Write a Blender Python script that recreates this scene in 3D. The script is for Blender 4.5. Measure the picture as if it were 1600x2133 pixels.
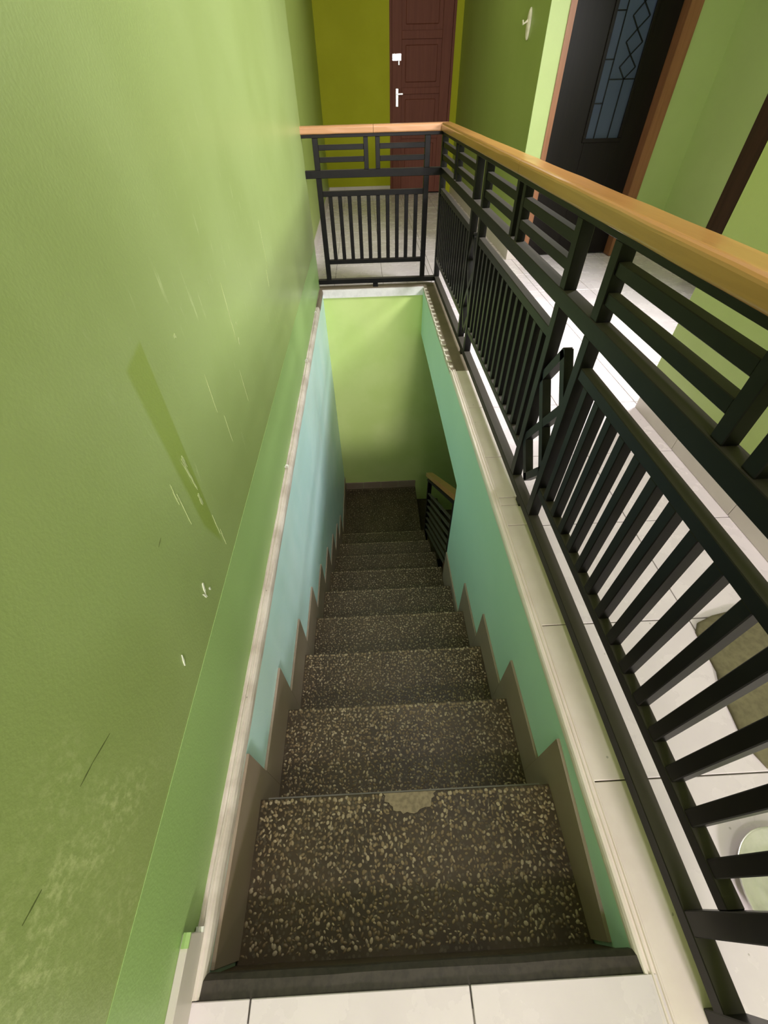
import bpy, bmesh, math, random
from mathutils import Vector, noise as mnoise
random.seed(7)
for o in list(bpy.data.objects): bpy.data.objects.remove(o, do_unlink=True)
S = bpy.context.scene
COL = S.collection

# ---------------------------------------------------------------- camera
cam_d = bpy.data.cameras.new('camera'); cam_d.sensor_fit = 'HORIZONTAL'; cam_d.sensor_width = 36
cam_d.lens = 850.6 / 1600 * 36; cam_d.clip_start = 0.01
cam_o = bpy.data.objects.new('camera', cam_d); COL.objects.link(cam_o)
cam_o.location = (0.3642, 0.1165, 1.1409); cam_o.rotation_euler = (0.7602, 0.0189, -0.0432)
S.camera = cam_o

# ---------------------------------------------------------------- world, lamps, exposure
W = bpy.data.worlds.new('world'); S.world = W; W.use_nodes = True
W.node_tree.nodes['Background'].inputs[0].default_value = (0.8, 0.85, 1, 1)
W.node_tree.nodes['Background'].inputs[1].default_value = 0.0
S.view_settings.view_transform = 'Standard'; S.view_settings.look = 'None'
S.view_settings.gamma = 1; S.view_settings.use_curve_mapping = False
S.view_settings.exposure = 0.0
def area(name, loc, target, size, power, col, shape='DISK', sy=None):
    d = bpy.data.lights.new(name, 'AREA'); d.shape = shape; d.size = size
    if sy: d.size_y = sy
    d.energy = power; d.color = col
    o = bpy.data.objects.new(name, d); COL.objects.link(o); o.location = loc
    o.rotation_euler = (Vector(target) - Vector(loc)).to_track_quat('-Z', 'Y').to_euler()
    return o
area('hall_lamp', (1.15, -5.0, 2.12), (0.7, 2.5, 0.0), 0.6, 262, (1.0, 0.92, 0.96))
area('hall_ceiling_lamp', (0.6, -1.5, 2.70), (0.6, -1.5, 0), 0.4, 22, (1.0, 0.92, 0.97))
area('stair_fill_light', (1.2, 1.6, 2.70), (1.2, 1.6, 0), 0.5, 24, (1.0, 0.93, 0.96))  # unseen fill light, added to brighten the treads
aw = area('alcove_side_light', (2.85, 2.6, 1.75), (0, 2.7, 0.25), 0.8, 80, (0.97, 0.96, 1.0)); aw.data.spread = math.radians(128)  # unseen side light added in the alcove to brighten the left wall
area('corridor_lamp', (0.6, 5.3, 2.70), (0.6, 5.3, 0), 0.3, 10, (1.0, 0.92, 0.80))

# ---------------------------------------------------------------- materials
MAT = {}
def nodes_of(name, rough=0.5, spec=0.5, metal=0.0, coat=0.0):
    m = bpy.data.materials.new(name); m.use_nodes = True; MAT[name] = m
    nt = m.node_tree; b = nt.nodes['Principled BSDF']
    b.inputs['Roughness'].default_value = rough; b.inputs['Metallic'].default_value = metal
    b.inputs['Specular IOR Level'].default_value = spec; b.inputs['Coat Weight'].default_value = coat
    return m, nt, b
def N(nt, t, **kw):
    n = nt.nodes.new(t)
    for k, v in kw.items(): setattr(n, k, v)
    return n
def math_(nt, op, a, b=None, clamp=False):
    n = N(nt, 'ShaderNodeMath', operation=op, use_clamp=clamp)
    for i, v in enumerate((a, b)):
        if v is None: continue
        if isinstance(v, (int, float)): n.inputs[i].default_value = v
        else: nt.links.new(v, n.inputs[i])
    return n.outputs[0]
def mixc(nt, fac, a, b, blend='MIX'):
    n = N(nt, 'ShaderNodeMix', data_type='RGBA', blend_type=blend)
    for s, v in ((n.inputs['Factor'], fac), (n.inputs['A'], a), (n.inputs['B'], b)):
        if hasattr(v, 'is_linked') or hasattr(v, 'links'): nt.links.new(v, s)
        elif isinstance(v, (int, float)): s.default_value = v
        else: s.default_value = (*v, 1)
    return n.outputs['Result']
def coords(nt, scale=(1, 1, 1)):
    g = N(nt, 'ShaderNodeNewGeometry'); mp = N(nt, 'ShaderNodeMapping')
    mp.inputs['Scale'].default_value = scale
    nt.links.new(g.outputs['Position'], mp.inputs['Vector'])
    return mp.outputs[0]
def noise(nt, vec, scale, detail=4, rough=0.55, dist=0.0):
    n = N(nt, 'ShaderNodeTexNoise'); n.inputs['Scale'].default_value = scale
    n.inputs['Detail'].default_value = detail; n.inputs['Roughness'].default_value = rough
    n.inputs['Distortion'].default_value = dist
    nt.links.new(vec, n.inputs['Vector']); return n.outputs['Fac']
def ramp(nt, fac, lo, hi):
    n = N(nt, 'ShaderNodeMapRange', interpolation_type='SMOOTHSTEP')
    n.inputs['From Min'].default_value = lo; n.inputs['From Max'].default_value = hi
    nt.links.new(fac, n.inputs['Value']); return n.outputs['Result']
def bump(nt, b, h, strength=0.2, dist=0.01):
    n = N(nt, 'ShaderNodeBump'); n.inputs['Strength'].default_value = strength
    n.inputs['Distance'].default_value = dist
    nt.links.new(h, n.inputs['Height']); nt.links.new(n.outputs[0], b.inputs['Normal'])

def paint(name, c, c2, rough=0.42, nscale=2.2, spec=0.4):
    """hand-brushed wall paint: broad blotches, fine roller stipple"""
    m, nt, b = nodes_of(name, rough, spec)
    v = coords(nt)
    f = ramp(nt, noise(nt, v, nscale, 5), 0.35, 0.65)
    col = mixc(nt, f, c, c2)
    nt.links.new(col, b.inputs['Base Color'])
    bump(nt, b, noise(nt, v, 160, 3), 0.12, 0.003)
    return m, nt, b, col, v

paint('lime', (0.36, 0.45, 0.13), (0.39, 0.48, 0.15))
paint('lime_well', (0.62, 0.77, 0.25), (0.68, 0.81, 0.30))
paint('lime_dado', (0.31, 0.47, 0.16), (0.34, 0.50, 0.18), nscale=1.2)
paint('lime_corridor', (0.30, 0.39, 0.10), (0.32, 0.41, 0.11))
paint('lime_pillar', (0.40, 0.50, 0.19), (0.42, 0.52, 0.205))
paint('olive_far', (0.36, 0.37, 0.008), (0.39, 0.40, 0.012), 0.6, 2.2, 0.15)
paint('ceiling_paint', (0.72, 0.70, 0.66), (0.76, 0.74, 0.70))
paint('teal_left', (0.62, 0.88, 0.87), (0.70, 0.92, 0.91), 0.4, 3.0)
paint('teal_right', (0.54, 0.82, 0.68), (0.57, 0.85, 0.71), 0.45)

def left_wall_paint():
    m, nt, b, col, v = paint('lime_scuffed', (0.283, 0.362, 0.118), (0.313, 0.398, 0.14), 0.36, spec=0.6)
    g = N(nt, 'ShaderNodeNewGeometry'); sp = N(nt, 'ShaderNodeSeparateXYZ')
    nt.links.new(g.outputs['Position'], sp.inputs[0])
    y, z = sp.outputs['Y'], sp.outputs['Z']
    def band(v_, lo, hi, s):       # smooth window
        a = math_(nt, 'SUBTRACT', v_, lo); a = math_(nt, 'DIVIDE', a, s, True)
        c = math_(nt, 'SUBTRACT', hi, v_); c = math_(nt, 'DIVIDE', c, s, True)
        return math_(nt, 'MULTIPLY', a, c)
    # patch of darker green, tapering towards the dado
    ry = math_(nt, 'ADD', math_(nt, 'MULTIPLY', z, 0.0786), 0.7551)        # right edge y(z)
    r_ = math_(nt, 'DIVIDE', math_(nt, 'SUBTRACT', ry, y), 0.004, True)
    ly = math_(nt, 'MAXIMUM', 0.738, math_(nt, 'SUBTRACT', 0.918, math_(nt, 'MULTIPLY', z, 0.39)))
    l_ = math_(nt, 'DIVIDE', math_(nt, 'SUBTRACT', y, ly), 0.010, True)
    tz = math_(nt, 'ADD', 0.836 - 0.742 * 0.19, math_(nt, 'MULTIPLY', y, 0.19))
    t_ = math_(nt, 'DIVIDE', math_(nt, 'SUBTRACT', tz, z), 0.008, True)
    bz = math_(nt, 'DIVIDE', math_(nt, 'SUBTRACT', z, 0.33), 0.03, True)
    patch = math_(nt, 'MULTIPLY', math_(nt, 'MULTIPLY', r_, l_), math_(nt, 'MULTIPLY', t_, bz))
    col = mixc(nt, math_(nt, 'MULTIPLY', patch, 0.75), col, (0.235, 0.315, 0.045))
    # vertical furniture scuffs: pale streaks
    mp = N(nt, 'ShaderNodeMapping'); mp.inputs['Scale'].default_value = (1, 26, 4.5)
    mp.inputs['Rotation'].default_value = (math.radians(6), 0, 0)
    nt.links.new(g.outputs['Position'], mp.inputs['Vector'])
    st = ramp(nt, noise(nt, mp.outputs[0], 1.6, 6, 0.7, 0.3), 0.60, 0.74)
    reg = math_(nt, 'MULTIPLY', band(y, 0.55, 2.6, 0.3), band(z, 0.30, 1.15, 0.2))
    col = mixc(nt, math_(nt, 'MULTIPLY', math_(nt, 'MULTIPLY', st, reg), 0.5), col, (0.62, 0.70, 0.36))
    # rubbed, whitish grainy area low down near the camera
    gr = ramp(nt, noise(nt, v, 75, 5, 0.7), 0.44, 0.66)
    bl = ramp(nt, noise(nt, v, 7.0, 3), 0.36, 0.66)
    reg2 = math_(nt, 'MULTIPLY', band(y, -0.6, 0.36, 0.12), band(z, 0.22, 0.66, 0.12))
    col = mixc(nt, math_(nt, 'MULTIPLY', math_(nt, 'MULTIPLY', gr, bl), math_(nt, 'MULTIPLY', reg2, 0.55)), col, (0.60, 0.66, 0.32))
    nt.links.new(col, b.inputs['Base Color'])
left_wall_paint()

def tile_mat(name, c, c2, rough=0.22, spots=0.5):
    m, nt, b = nodes_of(name, rough, 0.5)
    v = coords(nt); oi = N(nt, 'ShaderNodeObjectInfo')
    f = noise(nt, v, 7, 6, 0.6)
    col = mixc(nt, ramp(nt, f, 0.35, 0.7), c, c2)
    vor = N(nt, 'ShaderNodeTexVoronoi'); vor.inputs['Scale'].default_value = 26
    nt.links.new(v, vor.inputs['Vector'])
    sp = math_(nt, 'LESS_THAN', vor.outputs['Distance'], 0.07)
    sp = math_(nt, 'MULTIPLY', sp, math_(nt, 'GREATER_THAN', noise(nt, v, 9, 2), 0.56))
    col = mixc(nt, math_(nt, 'MULTIPLY', sp, spots), col, (0.25, 0.22, 0.18))
    nt.links.new(col, b.inputs['Base Color'])
    r = N(nt, 'ShaderNodeMapRange'); nt.links.new(f, r.inputs['Value'])
    r.inputs['To Min'].default_value = rough - 0.05; r.inputs['To Max'].default_value = rough + 0.18
    nt.links.new(r.outputs[0], b.inputs['Roughness'])
    return m
tile_mat('floor_tile_glaze', (0.70, 0.63, 0.645), (0.75, 0.68, 0.69), 0.2)
tile_mat('sill_tile_glaze', (0.80, 0.69, 0.63), (0.86, 0.76, 0.70), 0.35)
tile_mat('skirting_glaze', (0.30, 0.225, 0.165), (0.34, 0.265, 0.20), 0.4, 0.2)
tile_mat('base_tile_glaze', (0.60, 0.54, 0.49), (0.64, 0.58, 0.53), 0.3, 0.2)
tile_mat('trim_glaze', (0.72, 0.64, 0.58), (0.50, 0.42, 0.36), 0.45, 0.8)
tile_mat('mortar_brown', (0.20, 0.155, 0.105), (0.25, 0.20, 0.14), 0.7, 0.3)
tile_mat('grout', (0.16, 0.14, 0.12), (0.22, 0.20, 0.17), 0.9, 0.0)
tile_mat('slab_cement', (0.30, 0.28, 0.25), (0.36, 0.33, 0.30), 0.9, 0.0)
tile_mat('adhesive', (0.55, 0.50, 0.40), (0.62, 0.57, 0.47), 0.8, 0.0)

def dark_metal():
    m, nt, b = nodes_of('dark_metal', 0.4, 0.2)
    v = coords(nt)
    col = mixc(nt, ramp(nt, noise(nt, v, 18, 5), 0.4, 0.7), (0.0055, 0.0048, 0.0045), (0.009, 0.0078, 0.007))
    # dust lies on faces that look up
    g = N(nt, 'ShaderNodeNewGeometry'); sp = N(nt, 'ShaderNodeSeparateXYZ'); nt.links.new(g.outputs['Normal'], sp.inputs[0])
    up = ramp(nt, sp.outputs['Z'], 0.6, 0.95)
    col = mixc(nt, math_(nt, 'MULTIPLY', up, 0.75), col, (0.082, 0.070, 0.060))
    nt.links.new(col, b.inputs['Base Color'])
    r = N(nt, 'ShaderNodeMapRange'); nt.links.new(up, r.inputs['Value'])
    r.inputs['To Min'].default_value = 0.38; r.inputs['To Max'].default_value = 0.65
    nt.links.new(r.outputs[0], b.inputs['Roughness'])
dark_metal()
def wood(name, a, c, rough, axis, spec=0.5, coat=0.0):
    m, nt, b = nodes_of(name, rough, spec, coat=coat)
    b.inputs['Coat Roughness'].default_value = 0.15
    sc = {'y': (40, 2.2, 40), 'x': (2.2, 40, 40), 'z': (40, 40, 2.2)}[axis]
    v = coords(nt, sc)
    f = noise(nt, v, 1.0, 6, 0.65, 0.6)
    nt.links.new(mixc(nt, ramp(nt, f, 0.3, 0.72), a, c), b.inputs['Base Color'])
    bump(nt, b, f, 0.05, 0.003)
wood('rail_wood', (0.52, 0.25, 0.075), (0.43, 0.20, 0.055), 0.3, 'y', 0.5, 0.4)
wood('rail_wood_far', (0.62, 0.31, 0.16), (0.52, 0.26, 0.125), 0.35, 'x', 0.4, 0.2)
wood('door_wood', (0.17, 0.055, 0.034), (0.135, 0.042, 0.025), 0.55, 'z', 0.18)
wood('jamb_wood', (0.30, 0.13, 0.06), (0.22, 0.09, 0.04), 0.4, 'z')
wood('dark_door_wood', (0.008, 0.005, 0.004), (0.005, 0.003, 0.003), 0.42, 'z', 0.25)
wood('dark_jamb_wood', (0.050, 0.022, 0.013), (0.03, 0.014, 0.008), 0.5, 'z', 0.3)

def terrazzo():
    m, nt, b = nodes_of('terrazzo', 0.5, 0.4)
    v = coords(nt)
    vor = N(nt, 'ShaderNodeTexVoronoi'); vor.inputs['Scale'].default_value = 120
    nt.links.new(v, vor.inputs['Vector'])
    cell = N(nt, 'ShaderNodeSeparateColor'); nt.links.new(vor.outputs['Color'], cell.inputs[0])
    chip = math_(nt, 'MULTIPLY', math_(nt, 'LESS_THAN', vor.outputs['Distance'], 0.42), math_(nt, 'GREATER_THAN', cell.outputs[0], 0.35))
    base = mixc(nt, ramp(nt, noise(nt, v, 5, 5), 0.35, 0.65), (0.046, 0.030, 0.014), (0.074, 0.050, 0.025))
    chipc = mixc(nt, cell.outputs[1], (0.06, 0.045, 0.026), (0.13, 0.105, 0.065))
    nt.links.new(mixc(nt, chip, base, chipc), b.inputs['Base Color'])
    bump(nt, b, chip, 0.25, 0.002)
terrazzo()
def pebble():
    m, nt, b = nodes_of('pebble', 0.42, 0.5)
    g = N(nt, 'ShaderNodeNewGeometry')
    r = g.outputs['Random Per Island']
    c = N(nt, 'ShaderNodeValToRGB'); nt.links.new(r, c.inputs[0])
    e = c.color_ramp.elements
    e[0].position = 0; e[0].color = (0.15, 0.105, 0.052, 1)
    e[1].position = 1; e[1].color = (0.58, 0.47, 0.29, 1)
    for p, k in ((0.35, (0.26, 0.185, 0.095, 1)), (0.6, (0.38, 0.285, 0.155, 1)), (0.8, (0.44, 0.36, 0.24, 1))):
        q = e.new(p); q.color = k
    # foot traffic leaves broad areas of soil on the treads
    v = coords(nt); d = ramp(nt, noise(nt, v, 4, 4), 0.35, 0.65)
    nt.links.new(mixc(nt, math_(nt, 'MULTIPLY', d, 0.35), c.outputs[0], (0.10, 0.075, 0.045)), b.inputs['Base Color'])
pebble()
def plain(name, c, rough=0.5, metal=0.0, nz=0.06, sc=30):
    m, nt, b = nodes_of(name, rough, 0.5, metal)
    v = coords(nt); c2 = tuple(min(1, x * (1 - nz * 3)) for x in c)
    nt.links.new(mixc(nt, ramp(nt, noise(nt, v, sc, 4), 0.35, 0.7), c, c2), b.inputs['Base Color'])
    return m
plain('chrome', (0.86, 0.86, 0.88), 0.16, 1.0)
plain('steel', (0.93, 0.88, 0.91), 0.22, 0.7)
plain('brass_screw', (0.35, 0.30, 0.2), 0.3, 1.0)
plain('white_plastic', (0.80, 0.79, 0.72), 0.35)
plain('white_trim', (0.90, 0.86, 0.85), 0.45, nz=0.03)
plain('cream_plastic', (0.85, 0.80, 0.62), 0.35)
plain('tan_cloth', (0.165, 0.145, 0.075), 0.95, nz=0.08, sc=60)
plain('cement_patch', (0.34, 0.27, 0.17), 0.8, nz=0.12, sc=90)
plain('paint_chip', (0.72, 0.74, 0.60), 0.7)
plain('pale_chip', (0.46, 0.53, 0.24), 0.6)
plain('crack', (0.10, 0.13, 0.03), 0.8)
plain('lead_came', (0.012, 0.013, 0.015), 0.5, 0.6)
plain('dusty_slat', (0.075, 0.068, 0.050), 0.7)
plain('red_block', (0.10, 0.03, 0.018), 0.6)
plain('dark_nosing', (0.050, 0.040, 0.030), 0.6, nz=0.12, sc=80)
def frosted():
    m, nt, b = nodes_of('frosted_glass', 0.3, 0.5)
    b.inputs['Base Color'].default_value = (0.10, 0.12, 0.155, 1)
    v = coords(nt); bump(nt, b, noise(nt, v, 90, 3), 0.3, 0.004)
    tr = N(nt, 'ShaderNodeBsdfTranslucent'); tr.inputs[0].default_value = (0.55, 0.66, 0.85, 1)
    mx = N(nt, 'ShaderNodeMixShader'); mx.inputs[0].default_value = 0.55
    nt.links.new(b.outputs[0], mx.inputs[1]); nt.links.new(tr.outputs[0], mx.inputs[2])
    nt.links.new(mx.outputs[0], nt.nodes['Material Output'].inputs[0])
frosted()

# ---------------------------------------------------------------- mesh helpers
def wloc(o):
    v = Vector((0, 0, 0))
    while o: v += o.location; o = o.parent
    return v
def link(name, me, mat, loc, parent=None):
    o = bpy.data.objects.new(name, me); COL.objects.link(o)
    if mat and not me.materials: me.materials.append(MAT[mat])
    if parent: o.parent = parent; o.location = Vector(loc) - wloc(parent)
    else: o.location = loc
    return o
def tag(o, label, cat, group=None):
    o['label'] = label; o['category'] = cat
    if group: o['group'] = group
    return o
def struct(o, label=None):
    o['kind'] = 'structure'
    if label: o['label'] = label
    return o
def empty(name, loc):
    o = bpy.data.objects.new(name, None); COL.objects.link(o); o.location = loc; o.empty_display_size = 0.1
    return o
def finish(bm, name, smooth=False):
    bmesh.ops.recalc_face_normals(bm, faces=bm.faces[:])
    me = bpy.data.meshes.new(name); bm.to_mesh(me); bm.free()
    if smooth:
        for p in me.polygons: p.use_smooth = True
    return me
CACHE = {}
def box(name, lo, hi, mat, parent=None, bev=0.0, seg=1):
    d = tuple(round(b - a, 5) for a, b in zip(lo, hi)); key = (d, mat, bev, seg)
    if key not in CACHE:
        bm = bmesh.new(); bmesh.ops.create_cube(bm, size=1)
        bmesh.ops.scale(bm, vec=d, verts=bm.verts)
        if bev: bmesh.ops.bevel(bm, geom=bm.edges[:], offset=bev, segments=seg, affect='EDGES', profile=0.5)
        CACHE[key] = finish(bm, name)
    return link(name, CACHE[key], mat, [(a + b) / 2 for a, b in zip(lo, hi)], parent)
def multibox(name, boxes, mat, parent=None, origin=None):
    bm = bmesh.new()
    o0 = Vector(origin) if origin else Vector([(a + b) / 2 for a, b in zip(*boxes[0])])
    for lo, hi in boxes:
        r = bmesh.ops.create_cube(bm, size=1)['verts']
        bmesh.ops.scale(bm, vec=[b - a for a, b in zip(lo, hi)], verts=r)
        bmesh.ops.translate(bm, vec=Vector([(a + b) / 2 for a, b in zip(lo, hi)]) - o0, verts=r)
    return link(name, finish(bm, name), mat, o0, parent)
def sweep(name, prof, axis, a, b, mat, parent=None, mitre_a=None, mitre_b=None, smooth=False, steps=1, wob=0.0):
    """closed profile (u,z) swept along axis 'y' (u=x) or 'x' (u=y); mitre: end position as a function of u"""
    bm = bmesh.new(); rings = []
    for k in range(steps + 1):
        t = k / steps; ring = []
        for u, z in prof:
            ea = mitre_a(u) if mitre_a else a; eb = mitre_b(u) if mitre_b else b
            s = ea + (eb - ea) * t
            du = wob * mnoise.noise(Vector((s * 9, u * 60, z * 60))) if wob else 0
            dz = wob * mnoise.noise(Vector((s * 13 + 7, u * 50, z * 50))) if wob else 0
            ring.append(bm.verts.new((u + du, s, z + dz) if axis == 'y' else (s, u + du, z + dz)))
        rings.append(ring)
    n = len(prof)
    for r0, r1 in zip(rings, rings[1:]):
        for i in range(n): bm.faces.new((r0[i], r0[(i + 1) % n], r1[(i + 1) % n], r1[i]))
    bm.faces.new(rings[0]); bm.faces.new(rings[-1][::-1])
    c = Vector((0, 0, 0))
    for v in bm.verts: c += v.co
    c /= len(bm.verts)
    bmesh.ops.translate(bm, vec=-c, verts=bm.verts)
    me = finish(bm, name, smooth)
    return link(name, me, mat, c, parent)
def prism(name, pts, axis, a, b, mat, parent=None):
    """polygon in the plane normal to axis, from a to b. pts: for 'x' (y,z); 'y' (x,z); 'z' (x,y)"""
    def P(p, s):
        return {'x': (s, p[0], p[1]), 'y': (p[0], s, p[1]), 'z': (p[0], p[1], s)}[axis]
    bm = bmesh.new()
    A = [bm.verts.new(P(p, a)) for p in pts]; B = [bm.verts.new(P(p, b)) for p in pts]
    n = len(pts)
    bm.faces.new(A); bm.faces.new(B[::-1])
    for i in range(n): bm.faces.new((A[i], A[(i + 1) % n], B[(i + 1) % n], B[i]))
    c = sum((v.co for v in bm.verts), Vector()) / (2 * n)
    bmesh.ops.translate(bm, vec=-c, verts=bm.verts)
    return link(name, finish(bm, name), mat, c, parent)
def rounded(w, h, r, n=4):
    pts = []
    for cx, cz, a0 in ((w / 2 - r, h - r, 0), (-w / 2 + r, h - r, 90), (-w / 2 + r * .6, r * .6, 180), (w / 2 - r * .6, r * .6, 270)):
        rr = r if a0 < 180 else r * .6
        for k in range(n + 1):
            a = math.radians(a0 + 90 * k / n); pts.append((cx + rr * math.cos(a), cz + rr * math.sin(a)))
    return pts
def lathe(name, prof, seg, mat, loc, parent=None, smooth=True):
    bm = bmesh.new(); rings = []
    for r, z in prof:
        if r < 1e-6: rings.append([bm.verts.new((0, 0, z))]); continue
        rings.append([bm.verts.new((r * math.cos(2 * math.pi * k / seg), r * math.sin(2 * math.pi * k / seg), z)) for k in range(seg)])
    for a, b in zip(rings, rings[1:]):
        for k in range(seg):
            k2 = (k + 1) % seg
            if len(a) == 1: bm.faces.new((a[0], b[k], b[k2]))
            elif len(b) == 1: bm.faces.new((a[k], a[k2], b[0]))
            else: bm.faces.new((a[k], a[k2], b[k2], b[k]))
    return link(name, finish(bm, name, smooth), mat, loc, parent)

# ---------------------------------------------------------------- dimensions (metres; upper floor at z = 0)
XR = 0.816           # right side of the stairwell
L = 3.70             # far end of the stairwell
XW = -0.025          # upper left wall
RISE, RUN, Y1 = 0.2155, 0.3050, 0.3335
ZL = -2.20           # landing
X1, D = 1.652, 4.335 # corridor wall, pillar / dark door wall
X2, Y2 = 1.685, 1.85 # right-hand wall near the railing and its end
X3 = 2.95            # alcove side wall
FW = 7.70            # far corridor wall
H = 2.75             # ceiling
YB = -6.0            # hall behind the camera
XS = -0.135          # corridor wall behind the stairwell, left

# ---------------------------------------------------------------- setting: floor with its tiles
G = -0.004
floor = multibox('floor', [((XW - .1, YB, -0.14), (XR, -0.03, G)), ((XR + .02, YB, -0.14), (X3 + .1, L, G)),
                           ((XS - .1, L + .02, -0.14), (X3 + .1, FW + .1, G))], 'grout')
struct(floor, 'pale glazed tile floor of the upper landing')
gx = [-0.305 + .4 * k for k in range(-1, 12)]
gy = [0.298 + .4 * k for k in range(-16, 22)]
g2 = 0.0016
def tile(x0, x1, y0, y1, mat='floor_tile_glaze'):
    if x1 - x0 < .015 or y1 - y0 < .015: return
    box('floor_tile', (x0 + g2, y0 + g2, -0.012), (x1 - g2, y1 - g2, 0.0), mat, floor, 0.0012)
for y0, y1 in zip(gy, gy[1:]):
    if y1 < -1.4 or y0 > FW: continue
    ya, yb = y0, min(y1, FW)
    # landing in front of the stairs
    for x0, x1 in zip(gx, gx[1:]):
        if yb <= 0.0 or ya < 0.0:
            tile(max(x0, XW), min(x1, XR + .03), ya, min(yb, 0.0))
    # beside the stairwell
    xs = [0.932, 1.295, 1.695, 2.095, 2.495, 2.895, 3.0]
    for x0, x1 in zip(xs, xs[1:]):
        if x0 > X2 - .05 and (yb < Y2 or ya > D): continue
        tile(x0, x1, ya, yb)
    # behind the stairwell
    if yb > L + .09:
        for x0, x1 in zip(gx, gx[1:]):
            if x0 < .93: tile(max(x0, XS), min(x1, .932), max(ya, L + .09), yb)
box('floor_tile', (XR + .03, -1.3, -0.012), (.930, -0.104, 0.0), 'floor_tile_glaze', floor, 0.0012)
# tiled sill between the well and the railing
sill = multibox('trim_1', [((XR + .005, -0.10, -0.05), (XR + .03, L, -0.006))], 'slab_cement')
struct(sill, 'beige tiled sill along the right edge of the stairwell')
cuts = [-0.102, .298, .698, 1.104, 1.208, 1.250, 1.503, 1.900, 2.285]
for a, b in zip(cuts, cuts[1:]):
    box('sill_tile', (XR + .026, a + .0015, -0.012), (.930, b - .0015, 0.001), 'sill_tile_glaze', sill, 0.0012)
box('mortar_bed', (XR + .006, cuts[-1] + .002, -0.012), (.930, L + .088, -0.001), 'mortar_brown', sill, 0.001)
box('mortar_bed', (XW, L + .004, -0.012), (XR + .004, L + .088, -0.001), 'mortar_brown', sill, 0.001)
prof_r = [(XR + .030, .001), (XR + .0285, .0030), (XR + .0255, .0030), (XR + .024, .0), (XR + .0205, -.0005), (XR + .019, .0025), (XR + .0155, .0025),
          (XR + .014, -.001), (XR + .0105, -.002), (XR + .009, .0005), (XR + .004, -.001), (XR + .001, -.007), (XR - .0004, -.014), (XR - .0004, -.021), (XR + .004, -.0215), (XR + .03, -.021)]
sweep('ridged_edge', prof_r, 'y', -0.104, 2.30, 'sill_tile_glaze', sill, smooth=False, steps=60, wob=0.0011)
# notched adhesive left where the ridged edge has come away
bm = bmesh.new()
for k in range(19):
    y = 2.34 + 1.30 * (k / 18) ** 1.02
    w = random.uniform(.016, .026); l = random.uniform(.016, .028)
    r = bmesh.ops.create_cube(bm, size=1)['verts']
    bmesh.ops.scale(bm, vec=(l, w, .006), verts=r)
    for v in r: v.co += Vector((random.uniform(-.003, .003), random.uniform(-.003, .003), 0))
    bmesh.ops.translate(bm, vec=(XR + .012 + random.uniform(-.002, .004), y, -.002), verts=r)
bmesh.ops.translate(bm, vec=(-XR - .012, -3.0, 0), verts=bm.verts)
o = link('adhesive_ridges', finish(bm, 'adhesive_ridges'), 'adhesive', (XR + .012, 3.0, 0), sill); o['kind'] = 'stuff'
sweep('cement_lip', [(XR - .002, -.004), (XR + .008, -.002), (XR + .008, -.026), (XR - .002, -.024)], 'y', 2.30, L, 'adhesive', sill, steps=50, wob=0.003)
# white ridged trim on the left edge and white fascia at the far edge
prof_l = [(XW, .004), (XW + .004, .005), (XW + .006, .001), (XW + .010, .001), (XW + .012, .004), (XW + .016, .004), (XW + .018, .0005), (XW + .021, .001),
          (XW + .025, -.004), (XW + .028, -.014), (XW + .028, -.03), (XW, -.03)]
tl = sweep('trim_2', prof_l, 'y', 0.0, 3.32, 'trim_glaze', steps=90, wob=0.0022); struct(tl, 'worn whitish ridged tile trim along the left edge of the stairwell')
tl2 = sweep('mortar_strip', prof_l, 'y', 3.322, L, 'mortar_brown', tl, steps=14, wob=0.002)
fa = multibox('trim_3', [((0.0, L - .012, -0.062), (XR, L + .004, -0.002))], 'white_trim'); struct(fa, 'white painted fascia at the far edge of the stairwell')
nose = sweep('trim_4', [(-0.002, -.004), (.022, -.006), (.030, -.014), (.031, -.034), (.024, -.040), (-.03, -.040), (-.03, -.004)], 'x', XW + .02, XR + .004, 'dark_nosing', steps=30, wob=0.0018)
struct(nose, 'dark terrazzo nosing at the top of the stairs')

# ---------------------------------------------------------------- setting: walls
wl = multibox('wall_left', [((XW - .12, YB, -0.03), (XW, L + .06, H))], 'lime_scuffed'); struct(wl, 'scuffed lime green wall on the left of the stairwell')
box('dado_band', (XW - .01, YB, -0.02), (XW + .0008, L + .058, 0.288), 'lime_dado', wl)
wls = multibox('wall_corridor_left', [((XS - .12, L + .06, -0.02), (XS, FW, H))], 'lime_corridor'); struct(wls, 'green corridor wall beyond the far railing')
wwl = multibox('wall_stairwell_left', [((-0.12, -0.03, -4.1), (0.0, L, -0.03))], 'teal_left'); struct(wwl, 'turquoise left wall of the stairwell')
T = 0.10
wbm = prism('wall_stairwell_beam', [(1.785, -.0205), (1.785, -.425), (L, -.385), (L, -.0205)], 'x', XR, XR + T, 'teal_right'); struct(wbm, 'sea green beam over the opening beside the lower stairs')
wwr = prism('wall_stairwell_right', [(-.03, -.0205), (-.03, -4.1), (1.785, -4.1), (1.785, -.0205)], 'x', XR, XR + T, 'teal_right')
struct(wwr, 'sea green right wall of the stairwell')
wwf = multibox('wall_stairwell_far', [((-0.12, L, -4.1), (X3, L + .12, -0.062))], 'lime_well'); struct(wwf, 'bright lime green end wall of the stairwell')
wf = multibox('wall_far', [((XS - .1, FW, -0.02), (0.765, FW + .12, H)), ((1.565, FW, -0.02), (X1 + .1, FW + .12, H)), ((0.765, FW, 2.06), (1.565, FW + .12, H))], 'olive_far')
struct(wf, 'olive yellow wall around the brown panelled door')
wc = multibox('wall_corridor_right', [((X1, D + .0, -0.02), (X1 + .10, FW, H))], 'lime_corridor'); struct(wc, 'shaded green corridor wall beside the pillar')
DX0, DX1 = 1.782, 2.672
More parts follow.
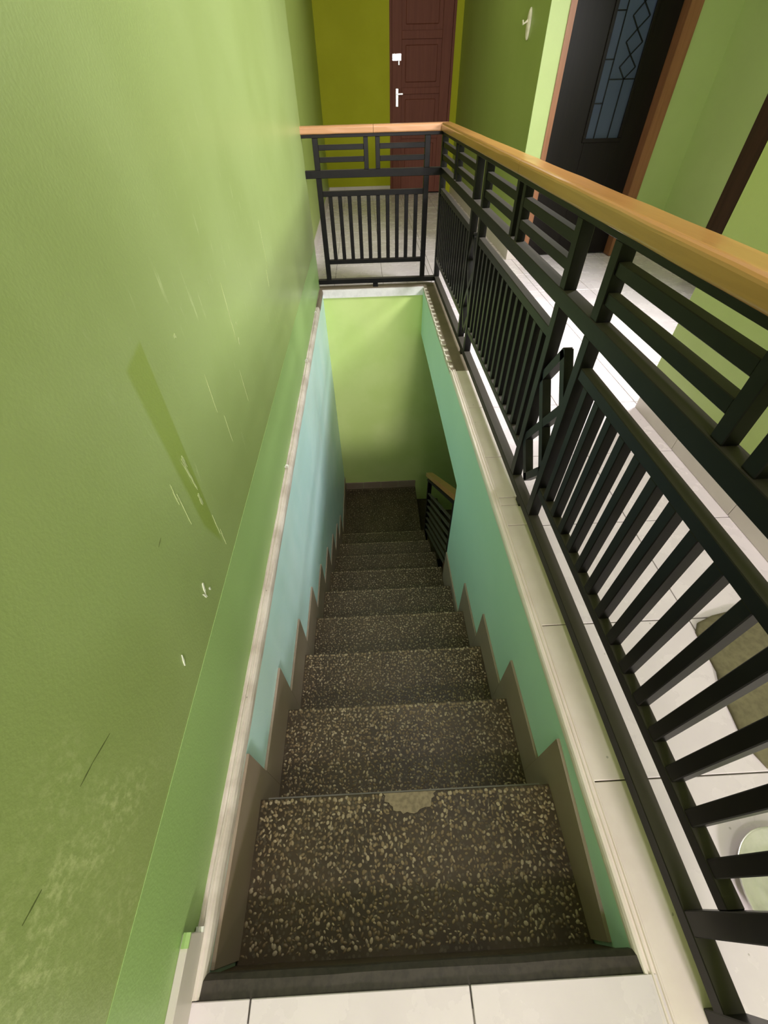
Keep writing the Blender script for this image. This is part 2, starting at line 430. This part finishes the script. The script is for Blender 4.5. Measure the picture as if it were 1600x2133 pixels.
wp = multibox('wall_pillar', [((X1 + .0005, D - .004, -0.02), (DX0, D + .12, H)), ((DX1, D - .004, -0.02), (X3, D + .12, H)), ((DX0, D - .004, 2.06), (DX1, D + .12, H))], 'lime_pillar')
struct(wp, 'pale lime pillar and wall around the dark door')
wa = multibox('wall_alcove_right', [((X3, Y2, -0.02), (X3 + .12, 2.82, H)), ((X3, 3.69, -0.02), (X3 + .12, D, H)), ((X3, 2.82, 2.06), (X3 + .12, 3.69, H))], 'lime_pillar')
struct(wa, 'green side wall of the alcove with a brown door frame')
wr = multibox('wall_right', [((X2, YB, -0.02), (X2 + .12, Y2, H)), ((X2 + .12, Y2 - .12, -0.02), (X3 + .12, Y2, H))], 'lime'); struct(wr, 'light green wall behind the side railing')
wb = multibox('wall_back', [((XW - .1, YB - .12, -0.02), (X3, YB, H))], 'lime'); struct(wb)
ce = multibox('ceiling', [((-.4, YB - .1, H), (X3 + .2, FW + .2, H + .1))], 'ceiling_paint'); struct(ce)
# closed dark rooms that the openings look into
for nm, lo, hi in (('wall_lower_right', (X3, 0.9, -4.1), (X3 + .1, L, -0.14)), ('wall_lower_near', (XR + T, 0.8, -4.1), (X3, 0.9, -0.14)), ('wall_lower_front', (-.12, -0.15, -4.1), (XR + T, -0.03, -0.14))):
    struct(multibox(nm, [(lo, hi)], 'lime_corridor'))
lowf = multibox('floor_lower', [((-.12, -.15, -4.2), (X3 + .1, L + .12, -4.1))], 'slab_cement'); struct(lowf)
rm = multibox('wall_bedroom', [((X1 + .1, D + 1.2, -.02), (X3 + .1, D + 1.3, H)), ((X3, D + .12, -.02), (X3 + .1, D + 1.2, H))], 'ceiling_paint'); struct(rm)
rm2 = multibox('wall_side_room', [((X3 + .9, 2.6, -.02), (X3 + 1.0, 3.9, H)), ((X3 + .12, 2.6, -.02), (X3 + .9, 2.7, H)), ((X3 + .12, 3.8, -.02), (X3 + .9, 3.9, H)), ((X3 + .1, 2.6, -.14), (X3 + 1, 3.9, -.02))], 'ceiling_paint'); struct(rm2)

# chips, scratches and cracks in the paint of the left wall
def chip(name, pts, mat, parent, x=XW + .0018, th=.002):
    return prism(name, pts, 'x', x - th, x, mat, parent)
def ragged(cy, cz, ly, lz, tilt, n=11, rough=.35):
    pts = []
    for k in range(n):
        a = 2 * math.pi * k / n; r = 1 + random.uniform(-rough, rough)
        u, v = ly * math.cos(a) * r, lz * math.sin(a) * r
        pts.append((cy + u + tilt * v, cz + v))
    return pts
for cy, cz, ly, lz, t in ((.632, .385, .004, .016, .3), (.622, .368, .003, .010, -.3), (.470, .374, .0018, .012, .4), (.648, .355, .002, .006, 0)):
    chip('paint_chip', ragged(cy, cz, ly, lz, t, 13, .45), 'paint_chip', wl)
for cy, cz, ly, lz, t in ((.779, .575, .0035, .055, -.10), (.783, .62, .003, .02, .05), (.775, .515, .004, .018, .0), (.790, .415, .0016, .035, .05), (.795, .365, .002, .03, .1),
                          (.700, .60, .0014, .035, .08), (.705, .55, .001, .05, .06), (1.02, .62, .0012, .06, .05), (1.05, .50, .001, .05, .04), (1.32, .72, .0014, .09, .02),
                          (1.34, .62, .004, .012, .3), (1.36, .66, .003, .008, -.3), (1.27, .52, .001, .06, 0), (1.9, .62, .003, .03, .2), (1.94, .72, .0016, .08, 0), (.95, .80, .005, .006, 0)):
    chip('scuff', ragged(cy, cz, ly, lz * .7, t, 17, .6), 'pale_chip', wl, XW + .0009, .0015)
for (y0, z0), (y1, z1) in (((.303, .519), (.264, .532)), ((.264, .532), (.237, .538)), ((.142, .534), (.114, .543)), ((.604, .588), (.585, .583))):
    dy, dz = y1 - y0, z1 - z0; n = math.hypot(dy, dz); py, pz = -dz / n * .0007, dy / n * .0007
    chip('hairline_crack', [(y0, z0), ((y0 + y1) / 2 + py * 2, (z0 + z1) / 2 + pz), (y1, z1), ((y0 + y1) / 2 - py * .4, (z0 + z1) / 2 - pz)], 'crack', wl, XW + .0008, .0012)

# ---------------------------------------------------------------- baseboards
def baseboard(name, label, axis, a, b, face, sgn, h=.10, th=.010, joints=(), mat='base_tile_glaze'):
    e = empty(name, (face, a, 0) if axis == 'y' else (a, face, 0)); struct(e, label)
    cs = [a] + [j for j in joints if a < j < b] + [b]
    f0, f1 = sorted((face, face + sgn * th))
    for c0, c1 in zip(cs, cs[1:]):
        lo, hi = ((f0, c0 + .001, 0.0005), (f1, c1 - .001, h)) if axis == 'y' else ((c0 + .001, f0, 0.0005), (c1 - .001, f1, h))
        box('baseboard_tile', lo, hi, mat, e, .0012)
    return e
baseboard('baseboard_right', 'beige tile baseboard at the foot of the light green wall', 'y', -1.3, Y2, X2, -1, .12, .012, [g + .008 for g in gy])
baseboard('baseboard_corridor_right', 'pale tile baseboard of the shaded corridor wall', 'y', D, FW, X1, -1, .10, .010, gy)
baseboard('baseboard_pillar', 'pale tile baseboard at the foot of the pillar', 'x', X1 - .01, DX0, D - .004, -1, .10, .010, ())
baseboard('baseboard_door_side', 'pale tile baseboard right of the dark door', 'x', DX1, X3, D - .004, -1, .10, .010, ())
baseboard('baseboard_alcove', 'pale tile baseboard of the alcove side wall', 'y', 3.75, D, X3, -1, .10, .010, ())
baseboard('baseboard_far', 'pale tile baseboard left of the brown panelled door', 'x', XS, .762, FW, -1, .10, .012, [.095, .495])
baseboard('baseboard_corridor_left', 'pale tile baseboard of the left corridor wall', 'y', L + .1, FW, XS, 1, .10, .010, gy)
bl = baseboard('baseboard_left', 'greyish tile baseboard at the near end of the left wall', 'y', -1.3, 0.090, XW + .0008, 1, .080, .014, [-.3, -.7, -1.1])
prism('paint_drip', [(XW + .003, .080), (XW + .004, .0845), (XW + .010, .086), (XW + .017, .083), (XW + .0165, .078), (XW + .012, .080)], 'y', .070, .0905, 'lime_dado', bl)

# stepped tile skirting that follows the stairs
def skirting(name, label, xa, xb, h):
    e = empty(name, (xa, 0, -1)); struct(e, label)
    for i in range(10):
        z = -(i + 1) * RISE if i < 9 else ZL
        y0 = Y1 + (i - 1) * RUN + .072 if i else 0.033
        y1 = Y1 + i * RUN + .072
        if xa > .4 and i >= 5: break
        if i == 9: y1 = L - .012
        if xa > .4 and i == 4: y1 = 1.78
        zt = z + h if i else (-.040 if xa < .4 else -.080)
        if xa > .4 and i == 4: zt = z + .055
        ys = max(0.033, y0)
        # tile on the wall above the tread, running down beside the next riser
        if xa > .4 and i == 0:      # cut tile with a sloping top
            prism('skirting_tile', [(ys, z - RISE), (y1, z - RISE), (y1, -.056), (ys, -.112)], 'x', xa, xb, 'skirting_glaze', e); continue
        box('skirting_tile', (xa, ys, z - (RISE if i < 9 else .0) + h * .0 - .002), (xb, y1, zt), 'skirting_glaze', e, .0008)
    return e
skirting('baseboard_stair_left', 'brownish stepped tile skirting on the left of the stairs', 0.0, .008, .196)
skirting('baseboard_stair_right', 'brownish stepped tile skirting on the right of the stairs', XR - .008, XR, .162)
e = empty('baseboard_landing', (0, L, ZL)); struct(e, 'brownish tile skirting at the back of the lower landing')
for k in range(4): box('skirting_tile', (.01 + k * .205, L - .011, ZL), (.01 + k * .205 + .203, L - .001, ZL + .10), 'skirting_glaze', e, .001)

# ---------------------------------------------------------------- the staircase
st = empty('staircase', (0.4, 1.8, ZL)); tag(st, 'steep flight of dark pebble terrazzo stairs leading down to a landing', 'staircase')
def pebbles(parent, x0, x1, y0, y1, z, step, hole=None, size=1.0, avoid=None):
    bm = bmesh.new(); c = Vector(((x0 + x1) / 2, (y0 + y1) / 2, z))
    nx = int((x1 - x0) / step); ny = int((y1 - y0) / step)
    spots = [(x0 + (i + .5 + random.uniform(-.42, .42)) * (x1 - x0) / nx, y0 + (j + .5 + random.uniform(-.42, .42)) * (y1 - y0) / ny) for i in range(nx) for j in range(ny) if random.random() < .86]
    spots += [(x0 + .008 + k * .0175 + random.uniform(-.003, .003), y1 - .006 + random.uniform(-.0015, .001)) for k in range(int((x1 - x0) / .0175))]
    for x, y in spots:
        if hole and ((x - hole[0]) / hole[2]) ** 2 + ((y - hole[1]) / hole[3]) ** 2 < 1: continue
        a = random.uniform(.0030, .0058) * size; b = a * random.uniform(.48, .9); th = random.uniform(0, math.pi)
        a *= 1.12
        if y > y1 - .009 : b, a = min(a, .0048), min(a, .0058); 
        ca, sa = math.cos(th), math.sin(th); rings = []
        for s, hh in ((1, -.0004), (.72, .0013)):
            rings.append([bm.verts.new((x + s * (a * math.cos(t) * ca - b * math.sin(t) * sa) - c.x, y + s * (a * math.cos(t) * sa + b * math.sin(t) * ca) - c.y, hh)) for t in [k * math.pi / 3.5 for k in range(7)]])
        top = bm.verts.new((x - c.x, y - c.y, .0019))
        for k in range(7):
            k2 = (k + 1) % 7
            bm.faces.new((rings[0][k], rings[0][k2], rings[1][k2], rings[1][k])); bm.faces.new((rings[1][k], rings[1][k2], top))
    me = bpy.data.meshes.new('pebbles'); bm.to_mesh(me); bm.free()
    for p in me.polygons: p.use_smooth = True
    o = link('pebbles', me, 'pebble', c, parent); o['kind'] = 'stuff'
    return o
for i in range(9):
    z = -(i + 1) * RISE; ya = Y1 + (i - 1) * RUN - (0 if i else .03); yb = Y1 + i * RUN
    xe = XR - .002 if i < 6 else XR + .009
    s = box('step', (0.002, ya, z - .30), (xe, yb, z), 'terrazzo', st, .004, 2)
    hole = (.417, .338, .078, .058) if i == 0 else None
    pebbles(s, .012, xe - .01, max(ya + .004, .036), yb - .004, z, (.0100, .0102, .0106, .0115, .0128, .014, .016, .0175, .02)[i], hole)
    if i == 0:
        pts = []
        for k in range(25):
            a = math.pi + math.pi * k / 24
            r = 1 + random.uniform(-.10, .06)
            pts.append((.417 + .072 * math.cos(a) * r, yb - .002 + .048 * math.sin(a) * r))
        prism('cement_patch', pts, 'z', z - .003, z + .0022, 'cement_patch', s)
ld = box('landing', (0.002, Y1 + 8 * RUN - .02, ZL - .25), (.829, L - .002, ZL), 'terrazzo', st, .004, 2)
pebbles(ld, .012, .82, Y1 + 8 * RUN + .005, L - .02, ZL, .021)
for k in range(4):
    zz = ZL - (k + 1) * RISE; s = box('lower_step', (.83 + k * .28, 2.76, zz - .3), (.83 + (k + 1) * .28, L - .002, zz), 'terrazzo', st, .004, 2)
box('riser', (0.002, -0.029, -RISE), (XR - .002, .026, -.036), 'terrazzo', st)
multibox('stringer', [((.004, .0, -.52), (XR - .004, .35, -.30))], 'slab_cement', st)

# ---------------------------------------------------------------- the upper railing (L-shaped, one welded thing)
RX, RY = 0.922, 3.742           # centre lines
rail = empty('railing', (RX, RY, 0)); tag(rail, 'black steel landing railing with slats, balusters and a wooden handrail', 'railing')
ZB0, ZB1, ZC0, ZC1 = .030, .062, .170, .198
ZLo0, ZLo1, ZM0, ZM1 = .592, .622, .694, .736
ZS = ((.776, .803), (.838, .865)); ZT0, ZT1 = .900, .918
pw, bw = .036, .027
hp = [(u, z + ZT1) for u, z in rounded(.074, .040, .012)]
hs = [(u + RX, z) for u, z in hp]; hf = [(u + RY, z) for u, z in hp]
M = 'dark_metal'
YE = -0.066                     # near end post
sweep('handrail', hs, 'y', 1.868, RY, 'rail_wood', rail, mitre_b=lambda u: RY + (u - RX), smooth=False, steps=14, wob=.0012)
sweep('handrail', hs, 'y', YE - .05, 1.866, 'rail_wood', rail, steps=16, wob=.0012)
sweep('handrail', hf, 'x', XW - .004, .445, 'rail_wood_far', rail, steps=6, wob=.0012)
sweep('handrail', hf, 'x', .447, RX, 'rail_wood_far', rail, mitre_b=lambda u: RX + (u - RY), steps=6, wob=.0012)
def bar_y(name, y0, y1, z0, z1, w, parent=rail): return box(name, (RX - w / 2, y0, z0), (RX + w / 2, y1, z1), M, parent, .0016)
def bar_x(name, x0, x1, z0, z1, w, parent=rail): return box(name, (x0, RY - w / 2, z0), (x1, RY + w / 2, z1), M, parent, .0016)
def post(x, y, z0, z1, w=pw, name='post'): return box(name, (x - w / 2, y - w / 2, z0), (x + w / 2, y + w / 2, z1), M, rail, .0018)
# continuous bars
bar_y('top_bar', YE, RY - .021, ZT0, ZT1, .042); bar_x('top_bar', XW - .003, RX + .021, ZT0, ZT1, .042)
bar_y('mid_rail', YE, RY - .02, ZM0, ZM1, .040); bar_x('mid_rail', XW - .003, RX + .02, ZM0, ZM1, .040)
bar_y('bottom_bar', YE, RY - .02, ZB0, ZB1, .038); bar_x('bottom_bar', XW + .003, RX + .02, ZB0, ZB1, .038)
post(RX, RY, ZB1, ZM0, .040); post(RX, RY, ZM1, ZT0, .040)
def panel(side, a, b, n, first=True, last=True):
    """one framed panel from post a to post b"""
    mk = bar_y if side == 'y' else bar_x
    P = (lambda s, z0, z1, w, nm: post(RX, s, z0, z1, w, nm)) if side == 'y' else (lambda s, z0, z1, w, nm: post(s, RY, z0, z1, w, nm))
    for s, on in ((a, first), (b, last)):
        if on:
            P(s, ZB1, ZM0, pw, 'post'); P(s, ZM1, ZT0, pw, 'post')
    c = (a + b) / 2
    for s in (c - .039, c + .039): P(s, ZM1, ZT0, .030, 'divider')
    lo, hi = (a, b)
    for z0, z1 in ZS:
        mk('slat', lo + pw / 2, c - .039 - .015, z0, z1, .027); mk('slat', c + .039 + .015, hi - pw / 2, z0, z1, .027)
    mk('panel_bar', lo + pw / 2, hi - pw / 2, ZLo0, ZLo1, .030); mk('panel_bar', lo + pw / 2, hi - pw / 2, ZC0, ZC1, .030)
    for k in range(n):
        s = lo + (hi - lo) * (k + 1) / (n + 1)
        P(s, ZC1, ZLo0, bw, 'baluster')
panel('x', .062, .805, 10)
panel('y', .062, 1.110, 14)
panel('y', 1.330, 2.410, 14)
panel('y', 2.610, RY - .002, 14, True, False)
ep = post(RX, YE, 0.0, ZT0, .042, 'end_post')
for y in (1.22, 2.51): box('foot', (RX - .012, y - .02, -.002), (RX + .012, y + .02, ZB0), M, rail, .001)
for x in (.43,): box('foot', (x - .02, RY - .012, -.002), (x + .02, RY + .012, ZB0), M, rail, .001)
def diamond_bars(y0, y1):
    """two stacked diamonds between neighbouring posts: a part with six bars"""
    e = empty('diamond_motif', (0, 0, 0)); e.parent = rail; e.location = Vector((RX, (y0 + y1) / 2, .36)) - rail.location
    ym = (y0 + y1) / 2; zt, zu, zm, zd, zb = .600, .480, .362, .245, .135
    lines = [((ym, zt), (y0, zu)), ((ym, zt), (y1, zu)), ((y1, zu), (y0, zd)), ((y0, zu), (y1, zd)), ((y1, zd), (ym, zb)), ((y0, zd), (ym, zb))]
    for k, ((a, b), (c, d)) in enumerate(lines):
        v = Vector((c - a, d - b)); n = Vector((-v.y, v.x)).normalized() * .0135; u = v.normalized() * .010
        pts = [(a - u.x + n.x, b - u.y + n.y), (c + u.x + n.x, d + u.y + n.y), (c + u.x - n.x, d + u.y - n.y), (a - u.x - n.x, b - u.y - n.y)]
        w = .0135 if k != 3 else .0128
        prism('diamond_bar', pts, 'x', RX - w, RX + w, M, e)
diamond_bars(1.110 + pw / 2, 1.330 - pw / 2)
diamond_bars(2.410 + pw / 2, 2.610 - pw / 2)

# ---------------------------------------------------------------- the stair railing below
SX = .842
sr = empty('stair_railing', (SX, 2.80, ZL)); tag(sr, 'short dark sloping railing beside the lower stairs with light wooden handrail', 'railing')
sl = RISE / RUN
def slope_bar(name, ya, yb, ztop_at_a, h, w, mat, parent):
    pts = [(ya, ztop_at_a), (yb, ztop_at_a + (ya - yb) * sl), (yb, ztop_at_a + (ya - yb) * sl - h), (ya, ztop_at_a - h)]
    return prism(name, pts, 'x', SX - w / 2, SX + w / 2, mat, parent)
ya, yb, z0 = 2.865, 1.80, -1.265
slope_bar('handrail', ya, yb, z0, .042, .056, 'rail_wood', sr)
slope_bar('top_bar', ya - .02, yb, z0 - .057, .016, .04, M, sr)
for k in range(7): slope_bar('slat', ya - .05, yb + .02, z0 - .20 - .082 * k, .013, .018, 'dusty_slat', sr)
box('post', (SX - .012, ya - .065, ZL - .05), (SX + .022, ya - .02, z0 - .03), M, sr, .002)
zb = z0 + (ya - yb - .06) * sl
box('post', (SX - .012, yb + .03, zb - .70), (SX + .022, yb + .075, zb - .055), M, sr, .002)
box('base_block', (SX - .016, yb + .025, zb - .80), (SX + .026, yb + .08, zb - .70), 'red_block', sr, .002)

# ---------------------------------------------------------------- doors
d1 = empty('door_1', (.78, FW, 0)); struct(d1, 'reddish brown panelled door at the end of the corridor')
y = FW + .005
fr = multibox('door_frame', [((.765, y - .012, 0.004), (.792, y + .10, 2.06)), ((1.535, y - .012, 0.004), (1.565, y + .10, 2.06)), ((.792, y - .012, 2.03), (1.535, y + .10, 2.06))], 'door_wood', d1)
lf = empty('door_leaf', (0, 0, 0)); lf.parent = d1; lf.location = Vector((.794, y, 0)) - d1.location
def leafbox(nm, x0, x1, z0, z1, yy, mt='door_wood', b=.003): return box(nm, (x0, yy, z0), (x1, y + .04, z1), mt, lf, b)
leafbox('stile', .794, .918, .012, 2.028, y); leafbox('stile', 1.412, 1.533, .012, 2.028, y)
rails = [(.012, .20), (.60, .68), (1.03, 1.09), (1.50, 1.57), (1.92, 2.028)]
for z0, z1 in rails: leafbox('door_rail', .918, 1.412, z0, z1, y)
for (a, b), (c, d) in zip(rails, rails[1:]):
    leafbox('panel', .918, 1.412, b, c, y + .016, b=.0); leafbox('raised_field', .965, 1.365, b + .045, c - .045, y + .006, b=.008)
hd = box('handle_plate', (.842, y - .006, .915), (.878, y, 1.085), 'chrome', lf, .005, 2)
box('lever', (.858, y - .045, 1.025), (.935, y - .030, 1.043), 'chrome', hd, .004, 2); box('spindle', (.853, y - .045, 1.026), (.867, y - .004, 1.042), 'chrome', hd, .003)
bt = box('slide_bolt', (.800, y - .008, 1.325), (.912, y, 1.385), 'chrome', lf, .003)
box('bolt_rod', (.796, y - .022, 1.346), (.905, y - .008, 1.362), 'chrome', bt, .004, 2); box('bolt_knob', (.872, y - .026, 1.285), (.890, y - .010, 1.35), 'chrome', bt, .005, 2)
for x in (.805, .838, .870): box('bolt_staple', (x, y - .027, 1.332), (x + .010, y - .006, 1.378), 'chrome', bt, .002)

d2 = empty('door_2', (DX0, D, 0)); struct(d2, 'dark brown door with a narrow leaded glass pane')
yf = D - .012
multibox('door_frame', [((DX0, yf, .004), (DX0 + .042, D + .12, 2.06)), ((DX1 - .085, yf, .004), (DX1, D + .12, 2.06)), ((DX0 + .042, yf, 2.02), (DX1 - .085, D + .12, 2.06))], 'jamb_wood', d2)
yd = D + .085; gx0, gx1, gz0, gz1 = 2.138, 2.405, .80, 1.86
lf2 = empty('door_leaf', (0, 0, 0)); lf2.parent = d2; lf2.location = Vector((DX0 + .05, yd, 0)) - d2.location
def l2(nm, x0, x1, z0, z1, y0=yd, y1=yd + .04, mt='dark_door_wood', b=.002): return box(nm, (x0, y0, z0), (x1, y1, z1), mt, lf2, b)
l2('stile', DX0 + .044, gx0, .010, 2.018); l2('stile', gx1, DX1 - .087, .010, 2.018)
l2('door_rail', gx0, gx1, .010, gz0); l2('door_rail', gx0, gx1, gz1, 2.018)
for a, b, c, d in ((gx0 - .02, gx1 + .02, gz0 - .02, gz0 + .004), (gx0 - .02, gx1 + .02, gz1 - .004, gz1 + .02), (gx0 - .02, gx0 + .004, gz0 + .004, gz1 - .004), (gx1 - .004, gx1 + .02, gz0 + .004, gz1 - .004)):
    l2('glazing_bead', a, b, c, d, yd - .010, yd)
gl = l2('pane', gx0, gx1, gz0, gz1, yd + .016, yd + .022, 'frosted_glass', 0)
bar = .0035
def came(p, q):
    v = Vector((q[0] - p[0], q[1] - p[1])); n = Vector((-v.y, v.x)).normalized() * bar
    prism('lead_came', [(p[0] + n.x, p[1] + n.y), (q[0] + n.x, q[1] + n.y), (q[0] - n.x, q[1] - n.y), (p[0] - n.x, p[1] - n.y)], 'y', yd + .010, yd + .0165, 'lead_came', gl)
xs_ = gx0 + .075; came((xs_, gz0), (xs_, gz1))
for z in (1.00, 1.225, 1.45, 1.68): came((gx0, z), (xs_, z))
xa, xm, xb_ = xs_ + .055, xs_ + .11, gx1 - .02
zz = 1.125; hz = .12
came((xs_, zz), (gx1, zz)); came((xm, gz0), (xm, zz))
while zz < gz1 - .02:
    zt = min(zz + hz, gz1)
    came((xm, zz), (xb_, (zz + zt) / 2)); came((xm, zz), (xa, (zz + zt) / 2)); came((xa, (zz + zt) / 2), (xm, zt)); came((xb_, (zz + zt) / 2), (xm, zt))
    zz = zt
dl = bpy.data.lights.new('bedroom_window_light', 'AREA'); dl.shape = 'RECTANGLE'; dl.size = .5; dl.size_y = .4; dl.energy = 1.3; dl.color = (.75, .87, 1)
do = bpy.data.objects.new('bedroom_window_light', dl); COL.objects.link(do); do.location = (2.27, D + 1.15, 2.0); do.rotation_euler = (math.radians(-75), 0, 0)
d3 = empty('door_3', (X3, 2.82, 0)); struct(d3, 'dark brown door and frame in the alcove side wall')
multibox('door_frame', [((X3 - .014, 2.82, .004), (X3 + .12, 2.87, 2.06)), ((X3 - .014, 3.50, .004), (X3 + .12, 3.69, 2.06)), ((X3 - .014, 2.87, 2.02), (X3 + .12, 3.50, 2.06))], 'dark_jamb_wood', d3)
box('door_leaf', (X3 + .06, 2.872, .01), (X3 + .10, 3.498, 2.018), 'dark_jamb_wood', d3, .002)

# ---------------------------------------------------------------- small things
# rumpled cloth lying on the tiles under the right wall
out = [(1.522, .724), (1.44, .715), (1.364, .700), (1.31, .680), (1.289, .652), (1.284, .604), (1.280, .535), (1.258, .478), (1.252, .424), (1.242, .358), (1.262, .305), (1.36, .285), (1.50, .30), (1.60, .36), (1.635, .50), (1.61, .66)]
bm = bmesh.new(); cx = sum(p[0] for p in out) / len(out); cy = sum(p[1] for p in out) / len(out)
n = len(out); rings = []
for s, hh in ((1.0, .0005), (1.0, .008), (.93, .013), (.78, .016), (.6, .017), (.4, .018), (.2, .018)):
    ring = []
    for px, py in out:
        u, v = px - cx, py - cy
        w = .006 * mnoise.noise(Vector((u * s * 9, v * s * 9, 3))) if s < .99 else 0
        ring.append(bm.verts.new((u * s, v * s, hh + w)))
    rings.append(ring)
for a, b in zip(rings, rings[1:]):
    for k in range(n): bm.faces.new((a[k], a[(k + 1) % n], b[(k + 1) % n], b[k]))
bm.faces.new(rings[-1]); bm.faces.new(rings[0][::-1])
bmesh.ops.subdivide_edges(bm, edges=bm.edges[:], cuts=1, use_grid_fill=True)
mat_o = link('floor_cloth', finish(bm, 'floor_cloth', True), 'tan_cloth', (cx, cy, 0)); tag(mat_o, 'olive tan cloth lying on the pale tiles behind the balusters', 'cloth')
# stainless steel dish
dish = lathe('steel_dish', [(0, .004), (.030, .004), (.034, .007), (.062, .006), (.066, .009), (.070, .006), (.092, .012), (.108, .020), (.112, .0205), (.113, .019), (.110, .018), (.094, .008), (.070, .0), (0, .0)], 56, 'steel', (1.170, .085, .0005))
tag(dish, 'shiny stainless steel dish on the floor at the near end of the railing', 'dish')
# cable clips on the left trim
CLIPS = [(.092, .006, 'white cable clip at the near end of the left trim beside the baseboard'), (1.483, .006, 'white cable clip halfway along the left trim'),
         (2.45, .008, 'white cable clip further along the left trim towards the far railing'), (3.197, .004, 'white cable clip on the left trim nearest the far railing')]
for y, z, lab in CLIPS:
    e = empty('cable_clip', (XW + .008, y, z)); tag(e, lab, 'cable clip', 'cable clips on the left trim')
    prof = []
    bm = bmesh.new(); a_ = []
    for k in range(11):
        t = math.radians(-60 + 300 * k / 10)
        a_.append(((.0085 * math.cos(t), .0085 * math.sin(t)), (.0052 * math.cos(t), .0052 * math.sin(t))))
    for (o0, i0), (o1, i1) in zip(a_, a_[1:]):
        vs = []
        for yy in (-.004, .004): vs.append([bm.verts.new((p[0], yy, p[1] + .0085)) for p in (o0, o1, i1, i0)])
        for k in range(4): bm.faces.new((vs[0][k], vs[0][(k + 1) % 4], vs[1][(k + 1) % 4], vs[1][k]))
        bm.faces.new(vs[0]); bm.faces.new(vs[1][::-1])
    link('clip_hook', finish(bm, 'clip_hook'), 'white_plastic', (XW + .009, y, z), e)
    lathe('nail_head', [(0, .004), (.0025, .0035), (.003, .001), (.003, 0)], 8, 'brass_screw', (XW + .003, y, z + .010), e)
# oval fitting on the corridor wall
e = empty('wall_hook', (X1 - .01, 4.78, 1.34)); tag(e, 'cream oval hook plate high on the shaded green corridor wall', 'hook')
bm = bmesh.new(); rg = []
for s, dx in ((1, 0), (1, -.008), (.85, -.014), (.5, -.018)):
    rg.append([bm.verts.new((dx, .036 * s * math.cos(t), .080 * s * math.sin(t))) for t in [k * math.pi / 12 for k in range(24)]])
for a, b in zip(rg, rg[1:]):
    for k in range(24): bm.faces.new((a[k], a[(k + 1) % 24], b[(k + 1) % 24], b[k]))
bm.faces.new(rg[-1]); bm.faces.new(rg[0][::-1])
link('hook_plate', finish(bm, 'hook_plate', True), 'cream_plastic', (X1, 4.78, 1.42), e)
prism('hook_peg', [(X1 - .016, 1.43), (X1 - .050, 1.415), (X1 - .056, 1.44), (X1 - .048, 1.44), (X1 - .044, 1.425), (X1 - .016, 1.445)], 'y', 4.773, 4.787, 'cream_plastic', e)
